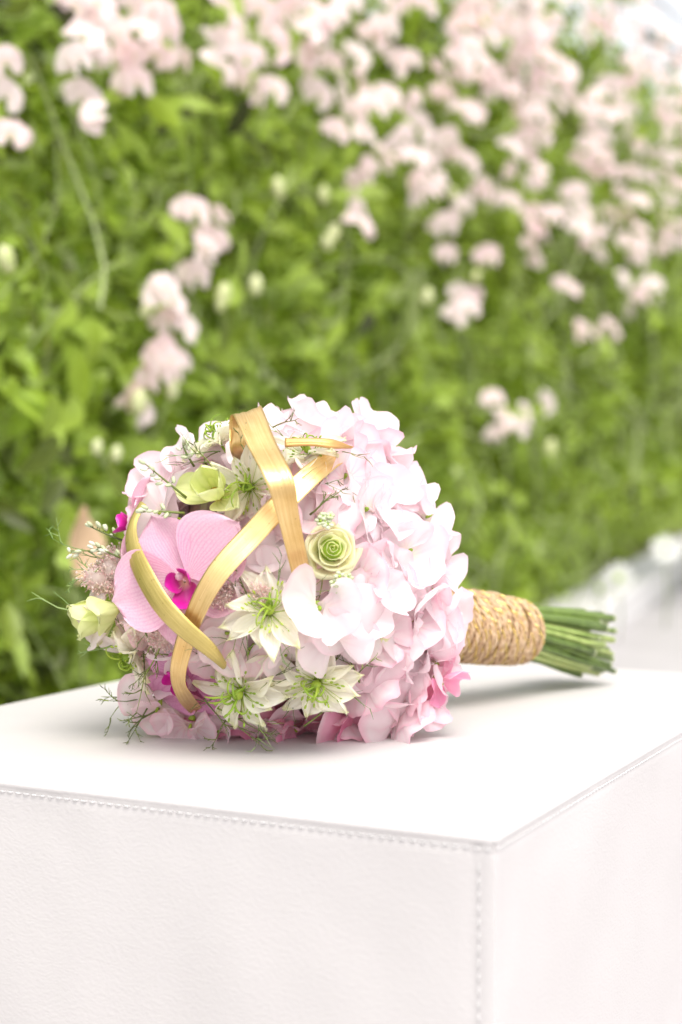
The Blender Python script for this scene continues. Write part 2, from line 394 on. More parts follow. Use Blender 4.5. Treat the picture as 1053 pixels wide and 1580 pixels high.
# the tangle of old growth inside the hedge, too dense to see through
b = MB(); rows = []
for i in range(60):
    z = .2 + 1.45 * i / 59; row = []
    for j in range(220):
        s_ = -2.7 + 8.0 * j / 219
        row.append(hed(s_, -.30 + .07 * noise.noise(Vector((s_ * 6, z * 6, 2))) + .05 * noise.noise(Vector((s_ * 19, z * 19, 8))), z))
    rows.append(row)
b.grid(rows); b.f = [f for f in b.f if not (b.v[f[0]][2] < .52 and b.v[f[0]][1] > 3.2 and b.v[f[0]][0] > KX(b.v[f[0]][1]) - .2)]
b.a = [(0, 0, .5 + .5 * noise.noise(Vector(v) * 9)) for v in b.v]
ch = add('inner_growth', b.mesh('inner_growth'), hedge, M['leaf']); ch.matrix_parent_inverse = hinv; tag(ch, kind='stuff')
# vines and tendrils
mb = MB()
for k in range(950):
    s = rnd.uniform(-2.4, 4.8); z = rnd.uniform(.5, 1.6) if s > 1.2 else rnd.uniform(.25, 1.6); w = rnd.uniform(-.10, .07)
    ang = rnd.gauss(math.pi / 2, .8); ln = rnd.uniform(.12, .5); c = rnd.uniform(-2.4, 2.4)
    pts = []
    for i in range(7):
        t = i / 6; a_ = ang + c * (t - .5)
        if i == 0: q = [s, z]
        else: q = [q[0] + math.cos(a_) * ln / 6, q[1] + math.sin(a_) * ln / 6]
        pts.append(hed(q[0], w + .03 * math.sin(t * 5 + k), min(q[1], 1.78)))
    mb.tube(pts, rnd.choice([.001, .0014, .0018, .0024, .0034]), 4, False, mark=rnd.random())
ch = tag(add('vines', mb.mesh('hedge_vines'), hedge, M['vine']), kind='stuff'); ch.matrix_parent_inverse = hinv
# separate leaves in front
lm = []
for k in range(4):
    b = MB(); P, A = leaf_grid(.062 + .012 * k, .028 + .006 * (k % 3), .15 + .12 * k, .12 + .08 * (k % 2)); b.grid(P, [[(x, y, k * .21) for (x, y, z) in row] for row in A]); lm.append(b.mesh('hedge_leaf'))
for k in range(290):
    px, py = rnd.uniform(-30, 1080), rnd.uniform(-20, 1060)
    if px > 860 and py > 790: continue
    p = hedge_hit(px, py, rnd.uniform(.0, .11))
    n = (HN + Vector((rnd.gauss(0, .5), rnd.gauss(0, .5), rnd.gauss(.35, .4)))).normalized()
    o = add('leaf', lm[k % 4], hedge, M['leaf'], hinv @ frame(p, n, rnd.uniform(0, 6.28)) @ Matrix.Scale(rnd.uniform(.7, 1.15), 4))

# ------------------------------------------------------------------ petal shapes
def fan_petal(R0, span, notch=.14, wide=.18, ruff=.10, cup=0.0, reflex=.3, seed=0, nt=23, nr=11, crease=.06):
    q = random.Random(seed); p1, p2, p3, p4 = [q.uniform(0, 6.28) for _ in range(4)]
    k1 = q.uniform(2.6, 3.6); k2 = q.uniform(5, 6.5); asym = q.uniform(-.08, .08)
    P, A = [], []
    for i in range(nr):
        r = i / (nr - 1); row, arow = [], []
        for j in range(nt):
            u = 2 * j / (nt - 1) - 1; th = u * span
            e = max(0.0, 1 - abs(u)); taper = min(1.0, (e / .22)) ** .5 if e < .22 else 1.0; taper = .25 + .75 * taper
            Rt = R0 * (1 + wide * math.sin(th) ** 2 + asym * math.sin(th)) * (1 - notch * math.exp(-(th / .24) ** 2)) * (.45 + .55 * taper)
            Rt *= 1 + .022 * math.sin(6 * th + p4) + .012 * math.sin(11 * th + p1)
            rho = r * Rt
            a = R0 * r ** 2.2
            z = ruff * a * (math.sin(k1 * th + p1) + .7 * math.sin(k2 * th + p2) * r + .30 * math.sin(9 * th + p3) * r ** 3)
            z += cup * rho * rho / R0 - reflex * R0 * (r * math.sin(th)) ** 2 * r + crease * R0 * math.exp(-(th / .16) ** 2) * r * (1 - .6 * r)
            row.append(Vector((rho * math.sin(th), rho * math.cos(th), z))); arow.append((u, r, q.random() * .0))
        P.append(row); A.append(arow)
    return P, A
def long_petal(L_, W_, point=1.0, bend=.2, cup=.2, ruff=.03, seed=0, nl=13, nw=9, wpos=.55, teeth=0.0):
    """petal along +Y with width profile; bend curls the tip towards +Z"""
    q = random.Random(seed); p1, p2 = q.uniform(0, 6.28), q.uniform(0, 6.28)
    P, A = [], []
    for i in range(nl):
        v = i / (nl - 1)
        if v < wpos: w = math.sin(math.pi / 2 * (v / wpos)) ** .75
        else: w = max(0.0, math.cos(math.pi / 2 * ((v - wpos) / (1 - wpos)))) ** point
        w = W_ * max(w, .10 if v < .5 else .012)
        row, arow = [], []
        for j in range(nw):
            u = 2 * j / (nw - 1) - 1
            y = L_ * v * (1 - .06 * u * u) + teeth * L_ * math.sin(u * 7 + p1) * max(0, v - .55)
            z = bend * L_ * v * v + cup * w * u * u + ruff * L_ * v * math.sin(4 * u + 5 * v + p1) + ruff * .5 * L_ * math.sin(9 * v * u + p2)
            row.append(Vector((u * w * .5, y, z))); arow.append((u, v, 0))
        P.append(row); A.append(arow)
    return P, A
def grid_mesh(name, PA):
    b = MB(); b.grid(*PA); return b.mesh(name)
RX = lambda a: Matrix.Rotation(a, 4, 'X'); RY = lambda a: Matrix.Rotation(a, 4, 'Y'); RZ = lambda a: Matrix.Rotation(a, 4, 'Z')
T = lambda *a: Matrix.Translation(a)

# hedge blossoms: the same flower, coarser, one mesh each
def joined(parts):
    b = MB()
    for PA, m in parts:
        b.grid([[m @ p for p in row] for row in PA[0]], PA[1])
    return b
bgm = []
for k in range(5):
    bgm.append(joined([
        (fan_petal(.0235, R(112), seed=40 + k, nt=15, nr=6, ruff=.12), RX(R(12))),
        (fan_petal(.0160, R(95), seed=60 + k, nt=11, nr=5, notch=0, ruff=.10, cup=.3), T(.003, .001, .003) @ RY(R(38)) @ RZ(R(-70)) @ RX(R(35))),
        (fan_petal(.0160, R(95), seed=80 + k, nt=11, nr=5, notch=0, ruff=.10, cup=.3), T(-.003, .001, .003) @ RY(R(-38)) @ RZ(R(70)) @ RX(R(35)))]).mesh('hedge_blossom'))
spots = [(8,100),(8,150),(15,212),(115,15),(150,10),(200,15),(250,20),(130,60),(180,55),(220,50),(260,50),(120,95),(160,90),(200,90),(240,90),(283,95),(210,132),(192,112),(160,32),(265,28),
 (128,155),(150,176),(350,15),(400,20),(375,50),(425,50),(330,70),(355,68),(400,90),(430,75),(342,105),(370,125),(400,150),(422,142),(440,20),(380,90),
 (480,20),(520,30),(540,8),(500,60),(475,50),(512,100),(480,110),(550,90),(490,150),(530,140),(560,125),(520,205),(545,180),(567,212),
 (600,10),(630,5),(660,10),(575,60),(598,45),(610,100),(632,95),(680,112),(686,150),(650,200),(622,215),(600,240),(570,265),(545,287),(640,245),(665,250),(652,280),(710,170),(730,176),(690,215),(702,240),(725,255),(750,290),(682,287),(652,302),(738,120),
 (555,325),(556,346),(702,335),(720,320),(745,300),(765,302),(686,350),(690,396),(755,398),(820,380),(836,362),(828,405),(868,440),(880,447),(712,458),(722,478),(702,490),(732,462),
 (300,330),(345,335),(325,372),(320,388),(302,430),(265,465),(255,450),(280,505),(262,498),(252,545),(245,582),(277,566),(262,560),(205,615),(216,632),
 (765,618),(777,650),(765,672),(812,640),(842,625),(800,662),(925,515),(930,398),(946,508),(972,482),(1008,440),(960,430),(990,460),(900,512),(985,402),(1010,455),(890,300),(480,85),(455,10),(600,150),(580,165),(640,160)]
def inpoly(x, y):
    # the dense bank of bloom on the right: lower edge falls from upper left to lower right
    lo = 110 + (x - 700) * .55 if x < 780 else 330 + (x - 780) * .30
    return y < lo
tries = 0
while len(spots) < 292 and tries < 9000:
    tries += 1
    x = rnd.uniform(700, 1085); y = rnd.uniform(-25, 400)
    if not inpoly(x, y): continue
    hh = hedge_hit(x, y, .08)
    if hh.z > 1.80: continue
    if noise.noise(Vector((x * .016, y * .016, 3.3))) < -.10 and x < 1020: continue
    if min((x - a) ** 2 + (y - b) ** 2 for a, b in spots) < 22 ** 2: continue
    spots.append((x, y))
for k, (x, y) in enumerate(spots):
    p = hedge_hit(x, y, rnd.uniform(.11, .19))
    n = (HN + Vector((rnd.gauss(0, .35), rnd.gauss(-.2, .35), rnd.gauss(.4, .3)))).normalized()
    o = add('blossom', bgm[k % 5], hedge, M['bg_pea'], hinv @ frame(p, n, rnd.gauss(0, .7)) @ Matrix.Scale(rnd.uniform(1.05, 1.32), 4))
# blossoms beyond the edges of the view, as one mass
b = MB()
src = joined([(fan_petal(.0235, R(112), seed=140, nt=9, nr=4, ruff=.12), RX(R(12))), (fan_petal(.016, R(95), seed=160, nt=7, nr=3, notch=0, cup=.3), T(.003, .001, .003) @ RY(R(38)) @ RZ(R(-70)) @ RX(R(35)))])
for k in range(420):
    s = rnd.uniform(-2.4, 5.2); z = rnd.uniform(.9, 1.78)
    p = hed(s, rnd.uniform(.05, .13), z); c = cam.matrix_world.inverted() @ p if False else (p - CAM)
    px = 526.5 + c.x / c.y * FPX; py = 718 - c.z / c.y * FPX
    if c.y > 0 and -25 < px < 1075 and py > -25: continue
    m = frame(p, HN + Vector((rnd.gauss(0, .4), rnd.gauss(0, .4), .2)), rnd.gauss(0, .7)); o0 = len(b.v)
    b.v += [tuple(m @ Vector(v)) for v in src.v]; b.a += src.a; b.f += [tuple(i + o0 for i in f) for f in src.f]
ch = tag(add('blossoms', b.mesh('far_blossoms'), hedge, M['bg_pea']), kind='stuff'); ch.matrix_parent_inverse = hinv
bb = MB(); bb.blob((0, 0, 0), .011, 8, 6, (.8, 1.25, .7)); budm = bb.mesh('hedge_bud')
for x, y in [(225,478),(345,455),(395,440),(150,690),(430,290),(505,375),(660,457),(735,427),(735,120),(515,360),(215,620),(265,600),(700,300),(850,690),(10,400),(500,300),(340,470),(180,700),(1050,180),(1030,330)]:
    p = hedge_hit(x, y, .13)
    add('bud', budm, hedge, M['bg_bud'], hinv @ frame(p, HN, rnd.uniform(-.6, .6)) @ Matrix.Scale(rnd.uniform(.8, 1.5), 4))
# one broad dead leaf at the left
P, A = long_petal(.095, .062, 1.1, .15, .25, .03, seed=3)
o = add('leaf', grid_mesh('dry_leaf', (P, A)), hedge, M['dry'], hinv @ frame(hedge_hit(118, 900, .22), HN + Vector((0, 0, .2)), R(-12)))
o['label'] = 'broad tan dead leaf among the green ones'
# bare twigs poking above the far end of the hedge
b = MB()
for (x0, y0, x1, y1) in [(935, 70, 958, -30), (965, -20, 1062, 45), (1000, 60, 1075, 110)]:
    p0, p1 = hedge_hit(x0, y0, 0), hedge_hit(x1, y1, -.05)
    b.tube([p0, p0.lerp(p1, .5) + Vector((.01, 0, .015)), p1], [.007, .006, .004], 6)
ch = add('twigs', b.mesh('bare_twigs'), hedge, M['wood']); ch.matrix_parent_inverse = hinv

# white daisies in front of the hedge by the planter wall
dp = grid_mesh('daisy_petal', long_petal(.040, .014, .6, -.06, .15, .02, seed=8, nl=6, nw=4, wpos=.6))
cb = MB(); cb.blob((0, 0, 0), .011, 12, 6, (1, 1, .5)); dcm = cb.mesh('daisy_centre')
dlab = ['largest white daisy, facing the camera above the cut stem ends', 'white daisy turned sideways, just left of the largest daisy',
        'white daisy by the right edge of the photo above the white kerb', 'white daisy low beside the top of the cut stems']
for k, (x, y, n, sca) in enumerate([(955, 892, (-.5, -1, .25), .95), (926, 908, (-1.5, -.7, .3), .8), (1028, 848, (-.1, -1, .5), .95)]):
    p = hedge_hit(x, y, .12)
    d = tag(empty('white_daisy', (p.x, p.y, GZ + .04)), dlab[k], 'flower', 'white daisies at the foot of the hedge')
    d.location.z = GZ + .04
    loc = p - Vector(d.location)
    fr = frame(loc, Vector(n).normalized(), rnd.random()) @ Matrix.Scale(sca, 4)
    add('flower_centre', dcm, d, M['style'], fr @ T(0, 0, .003))
    for q in range(12):
        add('petal', dp, d, M['daisy'], fr @ RZ(q * 2 * math.pi / 12 + rnd.uniform(-.16, .16)) @ T(0, .006, 0) @ RX(rnd.uniform(-.12, .2)))
    sb = MB(); sb.tube([(0, .0, -.03), (0, -.03, loc.z * .3), loc * .9 - Vector((0, -.01, 0)), loc], .002, 6); add('stem', sb.mesh('daisy_stem'), d, M['vine'])

# ------------------------------------------------------------------ white leather pouf
PN = Vector((.0758, .757, 0)); ER = Vector((.454, .891, 0)).normalized(); EL = Vector((-.891, .454, 0)).normalized()
LR, LL, PH = .635, .487, .45
pc = PN + ER * LR / 2 + EL * LL / 2
pouf = tag(empty('leather_pouf', (pc.x, pc.y, 0)), 'white stitched leather pouf that the bridal bouquet lies on', 'pouf')
pinv = Matrix.Translation(-pouf.location)
# local frame: a along ER, b along EL, centred
def PW(a, b_, z): return ER * a + EL * b_ + Vector((0, 0, z))
hr, hl = LR / 2, LL / 2
def rr(h1, h2, rad, n=8):
    """rounded rectangle outline"""
    pts = []
    for cx_, cy_, a0 in ((h1 - rad, h2 - rad, 0), (-h1 + rad, h2 - rad, 90), (-h1 + rad, -h2 + rad, 180), (h1 - rad, -h2 + rad, 270)):
        for k in range(n + 1):
            a = R(a0 + 90 * k / n); pts.append((cx_ + rad * math.cos(a), cy_ + rad * math.sin(a)))
    # subdivide long sides
    out = []
    for i in range(len(pts)):
        p, q = pts[i], pts[(i + 1) % len(pts)]; out.append(p)
        d = math.hypot(q[0] - p[0], q[1] - p[1])
        if d > .05:
            m = 40
            for k in range(1, m): out.append((p[0] + (q[0] - p[0]) * k / m, p[1] + (q[1] - p[1]) * k / m))
    return out
prof = [(.0004, -.0064), (.0001, -.0058), (0, -.0052), (-.0001, -.0045), (0, -.0038), (.0009, -.0026), (.0026, -.0015), (.0055, -.0007), (.010, -.0004), (.016, 0.0002), (.03, .001), (.06, .002), (.12, .003), (.2, .0032)]
b = MB(); rows = []
for inset, dz in prof:
    o_ = rr(hr - inset, hl - inset, max(.002, .005 - inset * .6))
    wob = lambda x, y: .0014 * noise.noise(Vector((x * 9, y * 9, 1))) + .0005 * noise.noise(Vector((x * 40, y * 40, 2)))
    rows.append([PW(x * (1 + wob(x, y) * .6), y * (1 + wob(x, y) * .6), PH + dz + wob(x, y) * min(1, max(0, (inset - .006) / .02) if dz > -.004 else 0)) for x, y in o_])
b.grid(rows, close=True); e = len(b.v) - len(rows[-1]); b.f.append(tuple(range(e, len(b.v))))
add('top_panel', b.mesh('pouf_top'), pouf, M['leather'])
def side_panel(p0, p1, out, seed):
    """panel from p0 to p1 (a, b coords), bulging outwards, tucked in at seams"""
    p0, p1, out = Vector((*p0, 0)), Vector((*p1, 0)), Vector((*out, 0)); ln = (p1 - p0).length; dr = (p1 - p0) / ln
    def tick(L_): 
        t = [0, .0006, .0014, .0026, .004, .006, .009, .014, .022]
        m = 70; mid = [.022 + (L_ - .044) * k / m for k in range(1, m)]
        return t + mid + [L_ - x for x in t[::-1]]
    hs = [GZ + .004 + x for x in tick(PH - .0056 - GZ - .004)]; rows = []
    for h in hs:
        row = []
        for x in tick(ln):
            d = min(x, ln - x, h - GZ); d2 = min(d, PH - .0056 - h + .0008)
            off = -.0004 * max(0, 1 - d2 / .0034) ** 2.0
            off += .0022 * noise.noise(Vector((x * 5 + seed, h * 5, seed))) * min(1, d2 / .03) + .0005 * noise.noise(Vector((x * 30 + seed, h * 22, seed))) * min(1, d2 / .01)
            # the stitched seam presses a shallow valley
            dv = min(abs(x - .0085), abs(ln - .0085 - x)) if seed == 1 else 9
            dh = abs((PH - .0056 - h) - .0030)
            off -= .0007 * math.exp(-(dv / .0016) ** 2) + .0006 * math.exp(-(dh / .0018) ** 2)
            off += .00030 * noise.noise(Vector((x * 85, h * 14, seed + 3))) * math.exp(-(PH - h) / .025) + .0009 * noise.noise(Vector((x * 13, h * 10, seed + 7))) * min(1, d2 / .02)
            q = p0 + dr * x + out * off
            row.append(PW(q.x, q.y, h + .0))
        rows.append(row)
    b = MB(); b.grid(rows); return b
g_ = .0004
add('side_panel', side_panel((-hr, -hl + g_), (-hr, hl - g_), (-1, 0), 1).mesh('pouf_front'), pouf, M['leather'])
add('side_panel', side_panel((hr - g_, -hl), (-hr + g_, -hl), (0, -1), 2).mesh('pouf_side'), pouf, M['leather'])
add('side_panel', side_panel((-hr + g_, hl), (hr - g_, hl), (0, 1), 3).mesh('pouf_back'), pouf, M['leather'])
add('side_panel', side_panel((hr, hl - g_), (hr, -hl + g_), (1, 0), 4).mesh('pouf_far'), pouf, M['leather'])
# dark lining inside so seams never show light
lb = MB(); q = .006
cs = [(-hr + q, -hl + q), (hr - q, -hl + q), (hr - q, hl - q), (-hr + q, hl - q)]
lb.v = [tuple(PW(x, y, z)) for z in (GZ + .006, PH - .005) for x, y in cs]; lb.a = [(0, 0, 0)] * 8
lb.f = [(0, 1, 5, 4), (1, 2, 6, 5), (2, 3, 7, 6), (3, 0, 4, 7), (4, 5, 6, 7)]
add('lining', lb.mesh('pouf_lining', False), pouf, M['leather'])
sb = MB()
def stitch_run(p0, p1, z0, z1, out, step=.0058):
    a, c = Vector((*p0, z0)), Vector((*p1, z1)); ln = (c - a).length; n = int(ln / step); dr = (c - a) / ln; o3 = Vector((*out, 0))
    for k in range(n):
        s = a + dr * (k * step + step * .5 + rnd.uniform(-.0002, .0002)); hw = step * .36
        pts = [s - dr * hw - o3 * .0009, s - dr * hw * .7 + o3 * .0001, s + o3 * .0003, s + dr * hw * .7 + o3 * .0001, s + dr * hw - o3 * .0009]
        sb.tube([PW(*p) for p in pts], [.0002, .00042, .00048, .00042, .0002], 6, False)
zs = PH - .0056 - .0030
o_ = .0002
stitch_run((-hr - o_, -hl + .001), (-hr - o_, hl - .001), zs, zs, (-1, 0)); stitch_run((-hr + .001, -hl - o_), (hr - .001, -hl - o_), zs, zs, (0, -1))
stitch_run((-hr - o_, -hl + .0085), (-hr - o_, -hl + .0085), GZ + .01, PH - .014, (-1, 0), .0068)
stitch_run((-hr - o_, hl - .0085), (-hr - o_, hl - .0085), GZ + .01, PH - .014, (-1, 0), .0068)
tag(add('stitching', sb.mesh('pouf_stitching'), pouf, M['thread_white']), kind='stuff')

# ------------------------------------------------------------------ the bouquet
BO = Vector((DC.x, DC.y, PH + .003))
bq = tag(empty('bridal_bouquet', BO), 'round pastel bridal bouquet with gold leaves and twine handle lying on the pouf', 'bouquet')
binv = Matrix.Translation(-BO)
def bl(m): return binv @ m           # world matrix -> bouquet space (the empty is unrotated)
HP1, HP2 = at(716, 966, 1.135), at(930, 990, 1.27)
HA = (HP2 - HP1).normalized()

# filler ball for packed stems and leaves, coloured dark as shade between blooms
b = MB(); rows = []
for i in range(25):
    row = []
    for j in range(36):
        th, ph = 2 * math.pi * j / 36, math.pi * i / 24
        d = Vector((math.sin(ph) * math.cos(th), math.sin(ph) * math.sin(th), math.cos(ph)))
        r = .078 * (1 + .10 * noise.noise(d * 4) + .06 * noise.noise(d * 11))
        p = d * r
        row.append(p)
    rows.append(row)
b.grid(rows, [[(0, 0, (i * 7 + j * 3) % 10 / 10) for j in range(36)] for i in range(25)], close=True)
add('gap_shade_greenery', b.mesh('gap_shade_greenery'), bq, M['core'], loc=DC - BO)

# --- sweet peas
keel_b = MB(); keel_b.tube([(0, -.001, -.012), (0, 0, -.007), (0, 0, -.002)], [.0008, .0012, .0026], 7); keel_b.blob((0, .0006, .0030), .0017, 8, 6, (.7, .9, 1.6)); keel = keel_b.mesh('calyx')
stds, wings = [], []
for k in range(10):
    stds.append(grid_mesh('standard_petal', fan_petal(.0268, R(rnd.uniform(108, 120)), seed=k, ruff=rnd.uniform(.11, .18), reflex=rnd.uniform(.15, .75), wide=rnd.uniform(.15, .35), nt=37, nr=15, notch=rnd.uniform(.14, .34))))
    wings.append(grid_mesh('wing_petal', fan_petal(.0182, R(rnd.uniform(88, 104)), seed=30 + k, notch=0, ruff=rnd.uniform(.10, .19), cup=rnd.uniform(.15, .6), reflex=rnd.uniform(-.2, .3), wide=.1, nt=23, nr=11, crease=0)))
def sweet_pea(pos, n, roll, mat, s=1.0, label=None):
    o = add('sweet_pea_blossom', keel, bq, M['style'], bl(frame(pos, n, roll) @ Matrix.Scale(s, 4)))
    a = add('petal', rnd.choice(stds), o, mat, RX(R(rnd.uniform(-5, 28)))); use_mat(a, mat)
    for sg in (1, -1):
        w = add('petal', rnd.choice(wings), o, mat, T(.0025 * sg, -.001, .003) @ RY(R(rnd.uniform(22, 50)) * sg) @ RZ(R(rnd.uniform(-95, -45)) * sg) @ RX(R(rnd.uniform(28, 58)))); use_mat(w, mat)
    if label: o['label'] = label
    return o
# zones of the dome taken by other flowers, in photo pixels: (x, y, radius)
zones = [(458, 840, 30), (285, 890, 92), (330, 770, 42), (512, 848, 42), (556, 968, 30), (378, 1062, 62), (492, 1050, 55), (432, 950, 44), (205, 1015, 50), (385, 752, 30), (470, 690, 26), (350, 665, 26), (165, 935, 50), (155, 890, 40), (290, 1040, 30), (345, 915, 24)]
def proj(p):
    c = p - CAM; cp, sp = math.cos(PITCH), math.sin(PITCH)
    dz = c.y * cp - c.z * sp; dy = c.y * sp + c.z * cp
    return 526.5 + c.x / dz * FPX, 790 - dy / dz * FPX
manual = [(492, 935, 1.13, 'pale', 2.9), (515, 985, 1.13, 'pale', .4), (640, 1040, 1.0, 'pale', 2.6), (655, 1078, .95, 'blush', 2.2), (672, 1030, 1.0, 'pale', 1.5), (625, 1085, .9, 'blush', .6), (600, 1055, .95, 'pale', 3.5), (690, 975, 1.0, 'pale', 2.0), (668, 930, 1.0, 'pale', .5), (405, 885, .95, 'pale', .2), (355, 975, 1.0, 'pale', 1.0), (300, 700, .95, 'pale', .5), (250, 755, 1.05, 'blush', 1.2), (250, 790, .8, 'pale', 2),
          (475, 662, 1.0, 'pale', .1), (430, 668, .9, 'pale', .8), (565, 665, .95, 'pale', -.3), (590, 705, 1.0, 'blush', 1.9), (632, 748, 1.0, 'pale', -.9), (442, 1008, .8, 'pale', 1.1), (425, 1112, .8, 'blush', .5), (520, 1108, .85, 'blush', 1.6), (385, 1005, .75, 'blush', 2.6), (680, 800, 1.05, 'pale', -1.2), (695, 870, 1.05, 'pale', -1.3), (700, 950, 1.1, 'pale', -1.6),
          (690, 1020, 1.0, 'pale', -2), (670, 1075, 1.0, 'blush', -2.4), (615, 1110, 1.0, 'blush', 3), (540, 1120, 1.0, 'deep', 2.8), (455, 1120, .95, 'deep', 3.3), (295, 1115, 1.0, 'blush', 3.0), (340, 1125, .9, 'blush', 2.4), (245, 1090, .8, 'blush', 2.0),
          (150, 965, .75, 'pale', 1.7), (410, 1110, .8, 'blush', 3.1), (700, 1050, .8, 'deep', -2.2), (480, 750, .7, 'blush', 1.2), (530, 740, 1.0, 'blush', .3), (395, 700, .8, 'pale', 0), (560, 790, 1.1, 'pale', .6), (418, 850, .75, 'pale', 1.9), (330, 1010, .8, 'blush', .3)]
placed = []
for (x, y, s, kd, roll) in manual:
    if x > 630: x -= 24
    p = on_dome(x, y, .017 if s == 1.13 else .006); n = (p - DC).normalized()
    n = (n + Vector((rnd.gauss(0, .15), -.18 + rnd.gauss(0, .12), rnd.gauss(.05, .12)))).normalized()
    if p.z < PH + .012: p.z = PH + .012
    placed.append(p); sweet_pea(p, n, roll, M['pea_' + kd], s)
N_FIB = 280; cnt = 0
for k in range(N_FIB):
    z = 1 - 2 * (k + .5) / N_FIB; ph = k * 2.399963
    d = Vector((math.sqrt(1 - z * z) * math.cos(ph), math.sqrt(1 - z * z) * math.sin(ph), z))
    d = (d + Vector((rnd.gauss(0, .05), rnd.gauss(0, .05), rnd.gauss(0, .05)))).normalized()
    if d.dot(HA) > .87: continue
    p = DC + d * (DR + rnd.uniform(-.010, .009))
    if p.z < PH + .010: 
        if d.z < -.97: continue
        p.z = PH + .012
    if min((p - q_).length for q_ in placed) < .0140: continue
    x, y = proj(p); front = d.dot((CAM - p).normalized()) > 0.05
    if front and any(math.hypot(x - a, y - b_) < r_ for a, b_, r_ in zones): continue
    if front and x < 215: continue
    t = rnd.random(); kd = 'pale'
    if y > 1060: kd = 'deep' if t < .3 else 'blush'
    elif y > 960: kd = 'blush' if t < .5 else 'pale'
    elif t < .30: kd = 'blush'
    n = (d + Vector((rnd.gauss(0, .28), rnd.gauss(-.05, .28), rnd.gauss(.05, .28)))).normalized()
    placed.append(p); cnt += 1
    sweet_pea(p, n, rnd.uniform(-2.2, 2.2), M['pea_' + kd], rnd.uniform(.85, 1.12))
print('sweet peas', len(placed))

# --- orchids
def orchid(pos, n, roll, mat, lipmat, s=1.0, label=None, seed=0):
    cb_ = MB(); cb_.tube([(0, .001, -.012), (0, .001, .0), (0, .003, .005), (0, .0015, .0095)], [.0015, .0026, .0030, .0022], 9); cb_.blob((0, .001, .0098), .0026, 8, 6)
    o = add('orchid_flower', cb_.mesh('orchid_column'), bq, M['pea_blush'], bl(frame(pos, n, roll) @ Matrix.Scale(s, 4)))
    for ang, L_, W_, k in ((0, .043, .036, 1), (142, .041, .031, 2), (-142, .041, .031, 3)):
        add('sepal', grid_mesh('orchid_sepal', long_petal(L_, W_, .75, -.06, .12, .02, seed + k, 15, 11, .58)), o, mat, RZ(R(-ang)) @ T(0, .003, -.001) @ RX(R(6)))
    for ang, k in ((76, 4), (-76, 5)):
        add('petal', grid_mesh('orchid_petal', long_petal(.046, .052, .45, -.10, .10, .022, seed + k, 17, 15, .55)), o, mat, RZ(R(-ang)) @ T(0, .003, .0012) @ RX(R(8)))
    for sg in (1, -1):
        add('lip_lobe', grid_mesh('lip_lobe', long_petal(.0150, .0135, .42, .45, .3, .02, seed + 9, 11, 9, .55)), o, lipmat, T(.001 * sg, -.002, .004) @ RZ(R(-78) * sg) @ RX(R(38)))
    add('lip', grid_mesh('orchid_lip', long_petal(.0215, .0185, .45, .20, .5, .02, seed + 12, 11, 9, .62)), o, lipmat, T(0, -.003, .004) @ RZ(R(180)) @ RX(R(14)))
    if label: o['label'] = label
    return o
p = on_dome(287, 893, .020); n = ((p - DC).normalized() * .75 + (CAM - p).normalized() * .6 + Vector((0, 0, .05)))
orchid(p, n, R(32), M['orchid'], M['lip'], .98, 'large mauve pink orchid with magenta lip between the gold leaves', 20)
p = on_dome(292, 1048, .008); orchid(p, (p - DC).normalized() + Vector((.1, -.4, -.1)), R(200), M['orchid_dark'], M['lip'], .72, 'darker orchid behind the lower gold loop', 50)
p = on_dome(214, 812, .000); orchid(p, (p - DC).normalized() + Vector((-.9, .25, .2)), R(80), M['orchid'], M['lip'], .72, 'orchid turned away at the left shoulder, magenta lip showing', 70)

# --- lime green flowers
def lime_flower(pos, n, roll, s, label, seed):
    cb_ = MB(); cb_.tube([(0, 0, -.014), (0, 0, 0), (0, .002, .008)], [.0012, .003, .0034], 8)
    for k in range(26):
        a, r_ = rnd.uniform(0, 6.28), rnd.uniform(0, .0042); cb_.blob((r_ * math.cos(a), r_ * math.sin(a) - .002, .006 + rnd.uniform(0, .003)), .0008, 5, 4)
    o = add('lime_flower', cb_.mesh('lime_centre'), bq, M['yellow'], bl(frame(pos, n, roll) @ Matrix.Scale(s, 4)))
    for k in range(5):
        add('petal', grid_mesh('lime_petal', long_petal(.031, .026, .5, .20 if k % 2 else .36, .4, .04, seed + k, 15, 11, .58)), o, M['lime'], RZ(R(72 * k)) @ T(0, .002, 0) @ RX(R(20 if k % 2 else 52)))
    o['label'] = label; return o
p = on_dome(336, 768, .010); lime_flower(p, (p - DC).normalized() + Vector((.1, -.35, 0)), R(20), .84, 'lime green flower with orange centre above the large orchid', 5)
p = on_dome(183, 938, .002); lime_flower(p, (p - DC).normalized() + Vector((-.35, -.25, -.25)), R(60), 1.0, 'lime green flower at the far left of the bouquet', 15)

